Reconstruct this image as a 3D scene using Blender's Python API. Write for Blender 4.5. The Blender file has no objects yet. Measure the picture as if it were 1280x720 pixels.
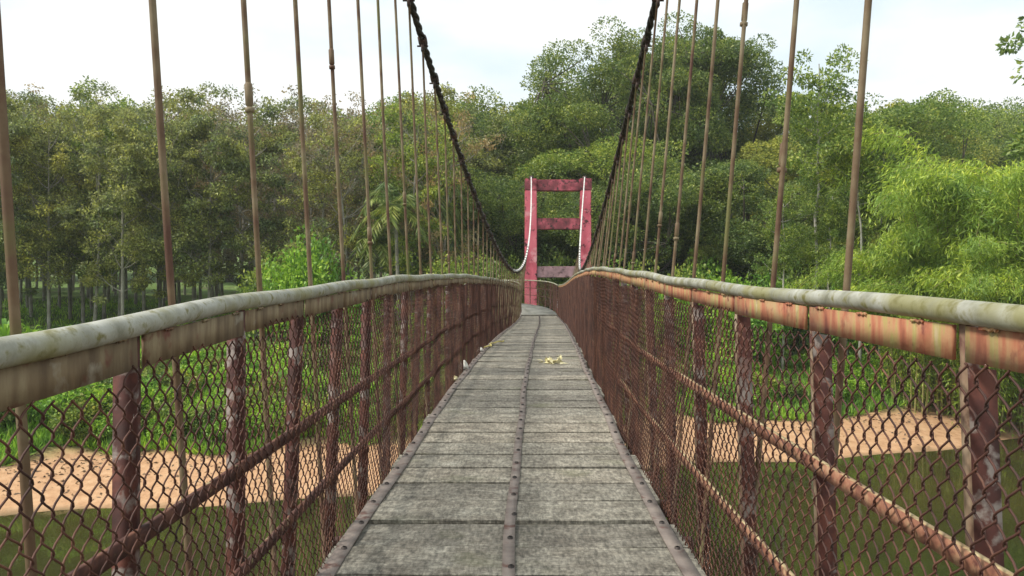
import bpy, bmesh, math, random
import numpy as np
from mathutils import Vector, Matrix

# ------------------------------------------------------------------ camera, sky, sun, exposure
scene = bpy.context.scene
COL = scene.collection
EYE = 6.6                                   # camera height over the river
cam_d = bpy.data.cameras.new('camera'); cam = bpy.data.objects.new('camera', cam_d); COL.objects.link(cam)
cam.location = (0, 0, EYE); cam.rotation_euler = (math.radians(90), 0, 0)
cam_d.sensor_width = 36; cam_d.lens = 28.125; cam_d.clip_start = 0.05; cam_d.clip_end = 3000
scene.camera = cam

SUN_EL, SUN_AZ = math.radians(50), math.radians(-108)      # azimuth from +Y, clockwise positive: sun on the left, a little behind
w = bpy.data.worlds.new('World'); scene.world = w; w.use_nodes = True
nt = w.node_tree; nt.nodes.clear()
N = nt.nodes.new; LK = nt.links.new
sky = N('ShaderNodeTexSky'); sky.sky_type = 'NISHITA'; sky.sun_disc = False
sky.sun_elevation = SUN_EL; sky.sun_rotation = SUN_AZ; sky.dust_density = 2.0; sky.air_density = 1.2
tc = N('ShaderNodeTexCoord')
mp = N('ShaderNodeMapping'); mp.inputs['Scale'].default_value = (1, 1, 2.6); mp.inputs['Location'].default_value = (0.35, 0.1, 0.2)
LK(tc.outputs['Generated'], mp.inputs['Vector'])
nz = N('ShaderNodeTexNoise'); nz.inputs['Scale'].default_value = 2.3; nz.inputs['Detail'].default_value = 6; nz.inputs['Roughness'].default_value = 0.5
LK(mp.outputs['Vector'], nz.inputs['Vector'])
rp = N('ShaderNodeValToRGB'); rp.color_ramp.elements[0].position = 0.36; rp.color_ramp.elements[1].position = 0.56
rp.color_ramp.elements[0].color = (0.85, 0.85, 0.85, 1); rp.color_ramp.elements[1].color = (1, 1, 1, 1)
LK(nz.outputs['Fac'], rp.inputs['Fac'])
mx = N('ShaderNodeMix'); mx.data_type = 'RGBA'
tint = N('ShaderNodeValToRGB'); tint.color_ramp.elements[0].position = 0.40; tint.color_ramp.elements[1].position = 0.60
tint.color_ramp.elements[0].color = (0.60, 0.72, 0.775, 1); tint.color_ramp.elements[1].color = (0.81, 0.82, 0.81, 1)
LK(nz.outputs['Fac'], tint.inputs['Fac'])
ten = N('ShaderNodeVectorMath'); ten.operation = 'SCALE'; ten.inputs['Scale'].default_value = 10.2
LK(tint.outputs['Color'], ten.inputs[0]); LK(ten.outputs[0], mx.inputs['B'])
LK(rp.outputs['Color'], mx.inputs['Factor']); LK(sky.outputs['Color'], mx.inputs['A'])
bg = N('ShaderNodeBackground'); bg.inputs['Strength'].default_value = 0.1
LK(mx.outputs['Result'], bg.inputs['Color'])
out = N('ShaderNodeOutputWorld'); LK(bg.outputs['Background'], out.inputs['Surface'])

sun_d = bpy.data.lights.new('sun', 'SUN'); sun_d.energy = 3.0; sun_d.angle = math.radians(10); sun_d.color = (1.0, 0.95, 0.87)
sun = bpy.data.objects.new('sun', sun_d); COL.objects.link(sun)
sd = Vector((math.sin(SUN_AZ) * math.cos(SUN_EL), math.cos(SUN_AZ) * math.cos(SUN_EL), math.sin(SUN_EL)))
sun.rotation_euler = sd.to_track_quat('Z', 'Y').to_euler(); sun.location = (-30, -10, 60)
vs = scene.view_settings
vs.view_transform = 'Standard'; vs.look = 'None'; vs.exposure = 0.47; vs.gamma = 1.0; vs.use_curve_mapping = False
scene.cycles.use_denoising = True
scene.cycles.max_bounces = 6; scene.cycles.transparent_max_bounces = 4

# ------------------------------------------------------------------ helpers
RNG = np.random.default_rng(7)
random.seed(7)

class MB:
    """collects pieces of geometry, then links them as one mesh object"""
    def __init__(self): self.V = []; self.F = []; self.n = 0
    def add(self, v, f):
        v = np.asarray(v, float).reshape(-1, 3); f = np.asarray(f, int)
        self.V.append(v); self.F.append(f + self.n); self.n += len(v)
    def mesh(self, name, mat, smooth=False):
        me = bpy.data.meshes.new(name)
        V = np.concatenate(self.V)
        idx = np.concatenate([f.ravel() for f in self.F])
        tot = np.concatenate([np.full(len(f), f.shape[1]) for f in self.F])
        st = np.concatenate([[0], np.cumsum(tot)[:-1]])
        me.vertices.add(len(V)); me.vertices.foreach_set('co', V.astype(np.float32).ravel())
        me.loops.add(len(idx)); me.loops.foreach_set('vertex_index', idx.astype(np.int32))
        me.polygons.add(len(tot)); me.polygons.foreach_set('loop_start', st.astype(np.int32))
        me.update(calc_edges=True)
        if smooth: me.polygons.foreach_set('use_smooth', np.ones(len(tot), bool))
        me.materials.append(mat)
        return me
    def build(self, name, mat, parent=None, smooth=False, loc=(0, 0, 0)):
        return link(name, self.mesh(name, mat, smooth), parent, loc)

def link(name, data, parent=None, loc=(0, 0, 0)):
    o = bpy.data.objects.new(name, data); COL.objects.link(o); o.parent = parent; o.location = loc
    return o
def tag(o, label=None, cat=None, group=None, kind=None):
    if label: o['label'] = label
    if cat: o['category'] = cat
    if group: o['group'] = group
    if kind: o['kind'] = kind
    return o
def thing(name, label, cat, loc=(0, 0, 0), group=None):
    return tag(link(name, None, None, loc), label, cat, group)
def copy_tree(o, parent=None):
    c = o.copy(); COL.objects.link(c); c.parent = parent
    for ch in list(o.children): copy_tree(ch, c)
    return c

def sweep(mb, pts, prof, ref, caps=True, closed=True):
    """sweep a 2-D profile (u along ref side, v along up) on a polyline; ref: (n,3) side vectors"""
    pts = np.asarray(pts, float); n = len(pts); prof = np.asarray(prof, float); k = len(prof)
    t = np.gradient(pts, axis=0); t /= np.linalg.norm(t, axis=1)[:, None] + 1e-9
    ref = np.broadcast_to(np.asarray(ref, float), pts.shape)
    side = ref - (ref * t).sum(1)[:, None] * t; side /= np.linalg.norm(side, axis=1)[:, None] + 1e-9
    up = np.cross(side, t)
    V = pts[:, None, :] + prof[None, :, 0, None] * side[:, None, :] + prof[None, :, 1, None] * up[:, None, :]
    i = np.arange(n - 1)[:, None] * k; j = np.arange(k)[None, :]; j2 = (j + 1) % k
    F = np.stack([i + j, i + j2, i + k + j2, i + k + j], -1).reshape(-1, 4)
    base = mb.n
    mb.add(V, F)
    if caps:
        mb.F.append(np.array([[base + q for q in range(k)][::-1]])); mb.F.append(np.array([[base + (n - 1) * k + q for q in range(k)]]))
def circ(r, k): 
    a = np.arange(k) * 2 * math.pi / k
    return np.stack([np.cos(a) * r, np.sin(a) * r], 1)
def tube(mb, pts, rad, k=6, caps=False):
    pts = np.asarray(pts, float); n = len(pts); rad = np.broadcast_to(np.asarray(rad, float), (n,))
    t = np.gradient(pts, axis=0); t /= np.linalg.norm(t, axis=1)[:, None] + 1e-9
    d = pts[-1] - pts[0]; a = np.array([0, 0, 1.0]) if abs(d[2]) < 0.8 * np.linalg.norm(d) else np.array([1.0, 0.13, 0])
    s = np.cross(t, a); s /= np.linalg.norm(s, axis=1)[:, None] + 1e-9; u = np.cross(s, t)
    c = circ(1, k)
    V = pts[:, None] + rad[:, None, None] * (c[None, :, 0, None] * s[:, None] + c[None, :, 1, None] * u[:, None])
    i = np.arange(n - 1)[:, None] * k; j = np.arange(k)[None]; j2 = (j + 1) % k
    base = mb.n
    mb.add(V, np.stack([i + j, i + j2, i + k + j2, i + k + j], -1).reshape(-1, 4))
    if caps: mb.F.append(np.array([[base + q for q in range(k)]])); mb.F.append(np.array([[base + (n - 1) * k + q for q in range(k)][::-1]]))
def box_verts(x0, x1, y0, y1, z0, z1):
    v = [(x, y, z) for x in (x0, x1) for y in (y0, y1) for z in (z0, z1)]
    f = [(0, 1, 3, 2), (4, 6, 7, 5), (0, 4, 5, 1), (2, 3, 7, 6), (0, 2, 6, 4), (1, 5, 7, 3)]
    return np.array(v, float), np.array(f)
def bevel_box(name, size, mat, bev, rough=0.0, seed=0, cuts=0):
    bm = bmesh.new(); bmesh.ops.create_cube(bm, size=1)
    bmesh.ops.scale(bm, vec=size, verts=bm.verts)
    if cuts:
        bmesh.ops.subdivide_edges(bm, edges=[e for e in bm.edges if abs((e.verts[0].co - e.verts[1].co).x) > size[0] * 0.5], cuts=cuts)
    if bev: bmesh.ops.bevel(bm, geom=[e for e in bm.edges if e.calc_face_angle(0) > 0.5], offset=bev, segments=1, affect='EDGES')
    if rough:
        r = random.Random(seed)
        for v in bm.verts: v.co += Vector((r.uniform(-1, 1), r.uniform(-1, 1), r.uniform(-1, 1))) * rough
    me = bpy.data.meshes.new(name); bm.to_mesh(me); bm.free(); me.materials.append(mat)
    return me

# ------------------------------------------------------------------ materials
def new_mat(name):
    m = bpy.data.materials.new(name); m.use_nodes = True
    t = m.node_tree; b = t.nodes['Principled BSDF']
    return m, t, b
def rgba(c): return (c[0], c[1], c[2], 1)
def coord(t, scale=(1, 1, 1), obj=False):
    mp = t.nodes.new('ShaderNodeMapping'); mp.inputs['Scale'].default_value = scale
    if obj:
        g = t.nodes.new('ShaderNodeTexCoord'); oi = t.nodes.new('ShaderNodeObjectInfo')
        mu = t.nodes.new('ShaderNodeMath'); mu.operation = 'MULTIPLY'; mu.inputs[1].default_value = 60
        t.links.new(oi.outputs['Random'], mu.inputs[0])
        ad = t.nodes.new('ShaderNodeVectorMath'); ad.operation = 'ADD'
        t.links.new(g.outputs['Object'], ad.inputs[0]); t.links.new(mu.outputs[0], ad.inputs[1])
        t.links.new(ad.outputs[0], mp.inputs['Vector'])
    else:
        g = t.nodes.new('ShaderNodeNewGeometry'); t.links.new(g.outputs['Position'], mp.inputs['Vector'])
    return mp.outputs['Vector']
def noise(t, vec, scale, detail=5, rough=0.55):
    n = t.nodes.new('ShaderNodeTexNoise'); n.inputs['Scale'].default_value = scale; n.inputs['Detail'].default_value = detail
    n.inputs['Roughness'].default_value = rough
    t.links.new(vec, n.inputs['Vector']); return n.outputs['Fac']
def ramp(t, fac, stops):
    r = t.nodes.new('ShaderNodeValToRGB'); e = r.color_ramp.elements
    while len(e) < len(stops): e.new(0.5)
    for q, (p, c) in zip(e, stops): q.position = p; q.color = rgba(c) if not isinstance(c, (int, float)) else (c, c, c, 1)
    t.links.new(fac, r.inputs['Fac']); return r.outputs['Color']
def mix(t, fac, a, b, mode='MIX'):
    m = t.nodes.new('ShaderNodeMix'); m.data_type = 'RGBA'; m.blend_type = mode
    for s, v in (('Factor', fac), ('A', a), ('B', b)):
        if isinstance(v, (int, float)): m.inputs[s].default_value = v
        elif isinstance(v, tuple): m.inputs[s].default_value = rgba(v)
        else: t.links.new(v, m.inputs[s])
    return m.outputs['Result']
def bump(t, b, h, dist, strength=1.0):
    n = t.nodes.new('ShaderNodeBump'); n.inputs['Distance'].default_value = dist; n.inputs['Strength'].default_value = strength
    t.links.new(h, n.inputs['Height']); t.links.new(n.outputs['Normal'], b.inputs['Normal'])

def patchy(name, base_stops, scale, over=None, over_scale=20, over_lo=0.55, over_hi=0.62, third=None, third_scale=7, rough=0.8,
           bump_d=0.002, stretch=(1, 1, 1), third_lo=0.5, third_hi=0.62, gate=0):
    m, t, b = new_mat(name)
    v = coord(t, stretch); v1 = coord(t)
    c = ramp(t, noise(t, v, scale), base_stops)
    nn = noise(t, v1, over_scale, 6)
    if third: c = mix(t, ramp(t, noise(t, v1, third_scale, 5), [(third_lo, 0), (third_hi, 1)]), c, third)
    if over:
        fac = ramp(t, nn, [(over_lo, 0), (over_hi, 1)])
        if gate: fac = mix(t, 1.0, fac, ramp(t, noise(t, v1, gate, 3), [(0.36, 0.0), (0.50, 1.0)]), 'MULTIPLY')
        c = mix(t, fac, c, over)
    t.links.new(c, b.inputs['Base Color']); b.inputs['Roughness'].default_value = rough
    bump(t, b, noise(t, v1, over_scale * 3, 4), bump_d, 0.6)
    return m

M = {}
M['post'] = patchy('rusty_maroon_paint', [(0.3, (0.034, 0.012, 0.009)), (0.5, (0.076, 0.022, 0.016)), (0.7, (0.16, 0.052, 0.032))], 14,
                   over=(0.25, 0.21, 0.185), over_scale=15, over_lo=0.525, over_hi=0.585, gate=2.3)
M['wire'] = patchy('rusty_wire', [(0.3, (0.030, 0.012, 0.008)), (0.5, (0.082, 0.028, 0.017)), (0.7, (0.18, 0.078, 0.043))], 9, rough=0.7, bump_d=0.0003)
M['midrail'] = patchy('rusty_angle_iron', [(0.3, (0.035, 0.013, 0.009)), (0.5, (0.075, 0.025, 0.016)), (0.70, (0.17, 0.07, 0.04))], 26,
                      over=(0.30, 0.24, 0.12), over_scale=22, over_lo=0.64, over_hi=0.70)
M['midrail_rust_lit'] = patchy('lit_orange_angle_iron', [(0.3, (0.12, 0.040, 0.026)), (0.5, (0.30, 0.13, 0.075)), (0.70, (0.44, 0.28, 0.16))], 26,
                      over=(0.10, 0.030, 0.022), over_scale=20, over_lo=0.58, over_hi=0.66)  # right mid-rails: rusty iron painted lighter, as if lit from the left
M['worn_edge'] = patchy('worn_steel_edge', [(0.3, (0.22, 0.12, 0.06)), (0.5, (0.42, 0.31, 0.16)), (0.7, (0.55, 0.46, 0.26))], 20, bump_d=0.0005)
M['post_flange'] = patchy('worn_post_flange', [(0.3, (0.12, 0.05, 0.035)), (0.48, (0.28, 0.19, 0.12)), (0.7, (0.42, 0.33, 0.23))], 13,
                      over=(0.09, 0.030, 0.024), over_scale=15, over_lo=0.57, over_hi=0.63)
M['pipe'] = patchy('weathered_pipe', [(0.3, (0.17, 0.165, 0.11)), (0.5, (0.34, 0.335, 0.275)), (0.7, (0.47, 0.465, 0.41))], 17,
                   over=(0.17, 0.155, 0.05), over_scale=34, over_lo=0.52, over_hi=0.66, third=(0.25, 0.235, 0.11), third_scale=4.0, rough=0.55, bump_d=0.001)
M['band_brown'] = patchy('dirty_brown_band', [(0.32, (0.12, 0.078, 0.042)), (0.5, (0.205, 0.145, 0.08)), (0.68, (0.30, 0.235, 0.135))], 22,
                   over=(0.32, 0.28, 0.21), over_scale=11, over_lo=0.60, over_hi=0.70, stretch=(1, 1, 0.22), third=(0.16, 0.06, 0.036), third_scale=13, third_lo=0.58, third_hi=0.68)
M['band_rust'] = patchy('orange_rust_band', [(0.30, (0.20, 0.055, 0.032)), (0.44, (0.38, 0.135, 0.07)), (0.55, (0.42, 0.23, 0.11)), (0.62, (0.34, 0.28, 0.09)), (0.72, (0.46, 0.35, 0.22))], 24,
                   over=(0.17, 0.045, 0.030), over_scale=17, over_lo=0.60, over_hi=0.70, stretch=(1, 1, 0.2), third=(0.40, 0.26, 0.13), third_scale=7, third_lo=0.52, third_hi=0.66)
M['rod'] = patchy('rusty_rod', [(0.32, (0.090, 0.036, 0.020)), (0.46, (0.14, 0.085, 0.042)), (0.66, (0.235, 0.185, 0.105))], 7,
                  over=(0.14, 0.135, 0.04), over_scale=3, over_lo=0.54, over_hi=0.66, rough=0.7, bump_d=0.0005)
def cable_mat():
    # light painted into the rope colour: near half dark as shaded, far half pale
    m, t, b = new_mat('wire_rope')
    bare = ramp(t, noise(t, coord(t), 7), [(0.35, (0.50, 0.49, 0.46)), (0.6, (0.74, 0.73, 0.70))])  # pale rope colour of the far half, light painted in
    shaded = ramp(t, noise(t, coord(t), 16, 6, 0.7), [(0.42, (0.014, 0.012, 0.011)), (0.6, (0.05, 0.042, 0.036)), (0.72, (0.30, 0.28, 0.25))])
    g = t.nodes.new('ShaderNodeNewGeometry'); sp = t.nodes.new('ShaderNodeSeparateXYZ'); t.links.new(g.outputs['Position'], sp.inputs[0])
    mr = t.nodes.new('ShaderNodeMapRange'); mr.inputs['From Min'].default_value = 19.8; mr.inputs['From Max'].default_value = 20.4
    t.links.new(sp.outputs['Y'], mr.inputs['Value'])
    t.links.new(mix(t, mr.outputs[0], shaded, bare), b.inputs['Base Color']); b.inputs['Roughness'].default_value = 0.6
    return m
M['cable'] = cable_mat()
M['clamp'] = patchy('dark_clamp', [(0.35, (0.035, 0.028, 0.024)), (0.65, (0.10, 0.055, 0.04))], 9, rough=0.75)
M['strap'] = patchy('steel_strap', [(0.3, (0.10, 0.078, 0.066)), (0.5, (0.18, 0.145, 0.125)), (0.72, (0.26, 0.215, 0.18))], 9,
                    over=(0.10, 0.045, 0.032), over_scale=14, over_lo=0.56, over_hi=0.66, rough=0.6, bump_d=0.0008)
M['bolt'] = patchy('bolt_steel', [(0.4, (0.020, 0.016, 0.014)), (0.6, (0.05, 0.036, 0.03))], 30, rough=0.6)
M['steel'] = patchy('deck_steel', [(0.35, (0.035, 0.018, 0.015)), (0.65, (0.09, 0.042, 0.03))], 5)
M['concrete'] = patchy('grey_concrete', [(0.3, (0.13, 0.125, 0.11)), (0.5, (0.22, 0.215, 0.185)), (0.7, (0.30, 0.29, 0.25))], 2.2,
                       over=(0.09, 0.095, 0.06), over_scale=5, over_lo=0.55, over_hi=0.7, bump_d=0.004)
M['pink'] = patchy('pink_tower_paint', [(0.30, (0.42, 0.065, 0.095)), (0.5, (0.66, 0.135, 0.185)), (0.72, (0.74, 0.22, 0.26))], 1.7,
                   over=(0.08, 0.024, 0.028), over_scale=3.2, over_lo=0.575, over_hi=0.66, stretch=(1, 1, 0.4), bump_d=0.004, third=(0.74, 0.36, 0.38), third_scale=2.1, third_lo=0.56, third_hi=0.72)
M['maroon'] = patchy('stained_tower_paint', [(0.30, (0.10, 0.026, 0.032)), (0.5, (0.27, 0.058, 0.075)), (0.66, (0.56, 0.12, 0.16))], 2.4,
                     over=(0.055, 0.025, 0.026), over_scale=4, over_lo=0.54, over_hi=0.64, bump_d=0.004)
M['greybeam'] = patchy('bleached_tower_paint', [(0.30, (0.17, 0.11, 0.115)), (0.5, (0.33, 0.20, 0.215)), (0.7, (0.46, 0.28, 0.30))], 2.6,
                       over=(0.09, 0.05, 0.05), over_scale=4, over_lo=0.56, over_hi=0.66, bump_d=0.004)

def plank_mat():
    m, t, b = new_mat('weathered_plank')
    v = coord(t, (1, 1, 1), obj=True)
    grain = noise(t, coord(t, (1.5, 30, 30), obj=True), 5, 6, 0.6)
    cross = noise(t, coord(t, (60, 11, 20), obj=True), 1.6, 5, 0.7)
    blot = noise(t, v, 8, 8, 0.72); speck = noise(t, v, 55, 4, 0.7)
    oi = t.nodes.new('ShaderNodeObjectInfo')
    base = ramp(t, blot, [(0.30, (0.125, 0.110, 0.088)), (0.45, (0.200, 0.182, 0.150)), (0.55, (0.265, 0.246, 0.205)), (0.70, (0.36, 0.34, 0.29))])
    base = mix(t, 0.35, base, ramp(t, grain, [(0.35, 0.45), (0.62, 1.25)]), 'MULTIPLY')
    base = mix(t, 0.8, base, ramp(t, cross, [(0.36, 0.42), (0.62, 1.45)]), 'MULTIPLY')
    base = mix(t, 0.6, base, ramp(t, speck, [(0.38, 0.5), (0.62, 1.4)]), 'MULTIPLY')
    base = mix(t, 1.0, base, ramp(t, oi.outputs['Random'], [(0.0, (0.72, 0.71, 0.69)), (0.5, (1.0, 0.99, 0.95)), (1.0, (1.28, 1.22, 1.14))]), 'MULTIPLY')
    moss = ramp(t, noise(t, v, 3.3, 5), [(0.58, 0), (0.74, 0.4)])
    base = mix(t, moss, base, (0.14, 0.145, 0.065))
    t.links.new(base, b.inputs['Base Color']); b.inputs['Roughness'].default_value = 0.9
    ad = t.nodes.new('ShaderNodeMath'); ad.operation = 'ADD'; t.links.new(grain, ad.inputs[0]); t.links.new(cross, ad.inputs[1])
    bump(t, b, ad.outputs[0], 0.007, 0.9)
    return m
M['plank'] = plank_mat()

def leaf_mat(name, stops, trans=0.42, hue_var=0.75, rough=0.5, warm=(1.55, 1.32, 0.75), cool=(0.62, 0.74, 0.86)):
    m, t, b = new_mat(name)
    g = t.nodes.new('ShaderNodeNewGeometry'); oi = t.nodes.new('ShaderNodeObjectInfo')
    c = ramp(t, g.outputs['Random Per Island'], [(p, tuple(k_ * q for k_, q in zip((1.62, 1.52, 1.45), col))) for p, col in stops])
    big = noise(t, coord(t), 0.62, 4)
    c = mix(t, hue_var, c, ramp(t, big, [(0.35, cool), (0.65, warm)]), 'MULTIPLY')
    c = mix(t, 0.8, c, ramp(t, oi.outputs['Random'], [(0, (0.72, 0.78, 0.8)), (0.5, (1, 1, 1)), (1, (1.25, 1.15, 0.95))]), 'MULTIPLY')
    t.links.new(c, b.inputs['Base Color']); b.inputs['Roughness'].default_value = rough
    tr = t.nodes.new('ShaderNodeBsdfTranslucent'); t.links.new(c, tr.inputs['Color'])
    ms = t.nodes.new('ShaderNodeMixShader'); ms.inputs[0].default_value = trans
    t.links.new(b.outputs['BSDF'], ms.inputs[1]); t.links.new(tr.outputs['BSDF'], ms.inputs[2])
    t.links.new(ms.outputs[0], t.nodes['Material Output'].inputs['Surface'])
    return m
M['leaf_dark'] = leaf_mat('dense_leaves', [(0.0, (0.045, 0.080, 0.020)), (0.5, (0.088, 0.145, 0.036)), (0.85, (0.145, 0.205, 0.052)), (1.0, (0.25, 0.30, 0.10))])
M['leaf_mid'] = leaf_mat('mid_green_leaves', [(0.0, (0.060, 0.105, 0.022)), (0.5, (0.115, 0.19, 0.04)), (0.85, (0.19, 0.27, 0.06)), (1.0, (0.30, 0.36, 0.11))])
M['leaf_rubber'] = leaf_mat('plantation_leaves', [(0.0, (0.08, 0.10, 0.045)), (0.5, (0.145, 0.175, 0.07)), (0.8, (0.215, 0.255, 0.09)), (1.0, (0.31, 0.38, 0.12))])
M['leaf_light'] = leaf_mat('pale_green_leaves', [(0.0, (0.085, 0.115, 0.03)), (0.5, (0.155, 0.205, 0.052)), (0.85, (0.225, 0.28, 0.075)), (1.0, (0.31, 0.35, 0.12))])
M['leaf_brown'] = leaf_mat('dry_leaves', [(0.0, (0.11, 0.098, 0.062)), (0.4, (0.19, 0.16, 0.105)), (0.75, (0.16, 0.16, 0.078)), (1.0, (0.26, 0.22, 0.155))])
M['leaf_bamboo'] = leaf_mat('bamboo_leaves', [(0.0, (0.11, 0.185, 0.028)), (0.5, (0.20, 0.31, 0.045)), (0.85, (0.28, 0.40, 0.06)), (1.0, (0.38, 0.46, 0.10))], trans=0.4)
M['leaf_bright'] = leaf_mat('bright_shrub_leaves', [(0.0, (0.06, 0.14, 0.018)), (0.5, (0.13, 0.27, 0.036)), (0.85, (0.20, 0.36, 0.05)), (1.0, (0.28, 0.42, 0.09))], trans=0.4)
M['leaf_palm'] = leaf_mat('palm_leaves', [(0.0, (0.07, 0.12, 0.03)), (0.6, (0.14, 0.21, 0.06)), (1.0, (0.28, 0.33, 0.15))])
M['bark_pale'] = patchy('pale_bark', [(0.3, (0.11, 0.10, 0.075)), (0.5, (0.20, 0.185, 0.145)), (0.7, (0.30, 0.285, 0.235))], 2.2, over=(0.08, 0.085, 0.04), over_scale=3, over_lo=0.55, over_hi=0.68, bump_d=0.01)
M['bark_white'] = patchy('whitish_bark', [(0.3, (0.22, 0.21, 0.16)), (0.5, (0.38, 0.36, 0.30)), (0.7, (0.50, 0.48, 0.42))], 1.6, over=(0.15, 0.15, 0.08), over_scale=2.5, over_lo=0.56, over_hi=0.68, bump_d=0.01)
M['bark_grey'] = patchy('grey_bark', [(0.3, (0.17, 0.155, 0.12)), (0.5, (0.27, 0.25, 0.205)), (0.7, (0.37, 0.35, 0.30))], 1.8, over=(0.11, 0.115, 0.06), over_scale=2.5, over_lo=0.58, over_hi=0.7, bump_d=0.01)
M['bark_dark'] = patchy('dark_bark', [(0.3, (0.045, 0.036, 0.026)), (0.6, (0.11, 0.09, 0.066))], 3, over=(0.06, 0.075, 0.03), over_scale=4, bump_d=0.01)
M['culm'] = patchy('bamboo_culm', [(0.3, (0.20, 0.20, 0.06)), (0.6, (0.36, 0.31, 0.12))], 2, bump_d=0.001)

def ground_mat():
    m, t, b = new_mat('river_bank_ground')
    g = t.nodes.new('ShaderNodeNewGeometry'); v = g.outputs['Position']
    at = t.nodes.new('ShaderNodeAttribute'); at.attribute_name = 'bank'      # metres inland from the water's edge
    n1 = noise(t, v, 0.5, 6); n2 = noise(t, v, 3.0, 6, 0.65); n3 = noise(t, v, 14, 5, 0.6)
    sand = ramp(t, n2, [(0.3, (0.38, 0.205, 0.10)), (0.5, (0.51, 0.295, 0.155)), (0.7, (0.58, 0.37, 0.21))])
    sand = mix(t, ramp(t, n3, [(0.58, 0), (0.72, 0.5)]), sand, (0.26, 0.16, 0.09))
    grass = ramp(t, n2, [(0.3, (0.055, 0.10, 0.018)), (0.5, (0.115, 0.19, 0.034)), (0.7, (0.19, 0.28, 0.055))])
    grass = mix(t, ramp(t, n1, [(0.5, 0), (0.66, 0.7)]), grass, (0.12, 0.10, 0.05))
    sub = t.nodes.new('ShaderNodeMath'); sub.operation = 'MULTIPLY_ADD'; sub.inputs[1].default_value = 1.6; sub.inputs[2].default_value = -0.8
    t.links.new(n1, sub.inputs[0])
    ad = t.nodes.new('ShaderNodeMath'); ad.operation = 'ADD'; t.links.new(at.outputs['Fac'], ad.inputs[0]); t.links.new(sub.outputs[0], ad.inputs[1])
    mr = t.nodes.new('ShaderNodeMapRange'); mr.inputs['From Min'].default_value = 3.9; mr.inputs['From Max'].default_value = 4.6
    t.links.new(ad.outputs[0], mr.inputs['Value'])
    wet = t.nodes.new('ShaderNodeMapRange'); wet.inputs['From Min'].default_value = 0.0; wet.inputs['From Max'].default_value = 0.5
    t.links.new(ad.outputs[0], wet.inputs['Value'])
    c = mix(t, wet.outputs[0], (0.20, 0.13, 0.06), sand)
    c = mix(t, mr.outputs[0], c, grass)
    t.links.new(c, b.inputs['Base Color']); b.inputs['Roughness'].default_value = 0.95
    bump(t, b, n3, 0.05, 0.7)
    return m
def water_mat():
    m, t, b = new_mat('murky_river_water')
    v = coord(t, (1, 0.5, 1))
    c = ramp(t, noise(t, coord(t), 0.09, 3), [(0.35, (0.026, 0.032, 0.010)), (0.65, (0.062, 0.054, 0.015))])
    t.links.new(c, b.inputs['Base Color']); b.inputs['Roughness'].default_value = 0.02; b.inputs['IOR'].default_value = 1.33
    bump(t, b, noise(t, v, 2.2, 4), 0.03, 0.12)
    return m
M['ground'] = ground_mat(); M['water'] = water_mat()

# ------------------------------------------------------------------ terrain and river   (heights: z = 0 at the water)
def edge(x): return 27.2 + 0.32 * np.clip(x, -45, 60) + 0.5 * np.sin(np.asarray(x) * 0.33) + 0.25 * np.sin(np.asarray(x) * 0.9 + 1)
def inland(x, y): return (np.asarray(y, float) - edge(x)) * 0.95
TT = [-60, -46, -40, -3, 0, 4.0, 4.5, 6, 12, 18, 40, 60, 100, 160, 320, 900]
HH = [5.6, 4.9, -2.5, -1.3, -0.03, 0.86, 1.15, 1.7, 2.5, 3.2, 4.7, 5.7, 8.2, 16, 26, 30]
def ground_z(x, y):
    x = np.asarray(x, float); y = np.asarray(y, float)
    t = inland(x, y)
    h = np.interp(t, TT, HH)
    land = np.clip((t - 5) / 6, 0, 1)
    h = h + land * (0.22 * np.sin(x * 0.31 + 1.1) * np.sin(y * 0.27) + 0.12 * np.sin(x * 0.9) * np.sin(y * 0.77 + 2))
    md = np.exp(-(((x + 0.6) / 4.5) ** 2 + ((y - 41.5) / 4.2) ** 2))
    return h + md * np.clip(5.7 - h, 0, 10) * np.clip((t - 4) / 4, 0, 1)
def make_ground():
    xs = np.unique(np.concatenate([np.linspace(-600, -70, 24), np.linspace(-70, 70, 150), np.linspace(70, 600, 24)]))
    ys = np.unique(np.concatenate([np.linspace(-300, -30, 16), np.linspace(-30, 14, 40), np.linspace(14, 62, 110), np.linspace(62, 130, 50), np.linspace(130, 1200, 30)]))
    X, Y = np.meshgrid(xs, ys)
    rr = RNG.normal(0, 0.03, X.shape) * (inland(X, Y) > 4.2)
    Z = ground_z(X, Y) + rr
    n, m = len(ys), len(xs)
    i = np.arange(n - 1)[:, None] * m; j = np.arange(m - 1)[None]
    F = np.stack([i + j, i + j + 1, i + m + j + 1, i + m + j], -1).reshape(-1, 4)
    mb = MB(); mb.add(np.stack([X, Y, Z], -1), F)
    o = mb.build('ground', M['ground'], smooth=True)
    a = o.data.attributes.new('bank', 'FLOAT', 'POINT'); a.data.foreach_set('value', inland(X, Y).ravel().astype(np.float32))
    tag(o, 'sandy river bank rising to a green forest floor', kind='structure')
make_ground()
mb = MB(); mb.add([(-600, -60, 0), (600, -60, 0), (600, 260, 0), (-600, 260, 0)], [[0, 1, 2, 3]])
tag(mb.build('river', M['water']), 'murky olive green river under the bridge', kind='structure')

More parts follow.
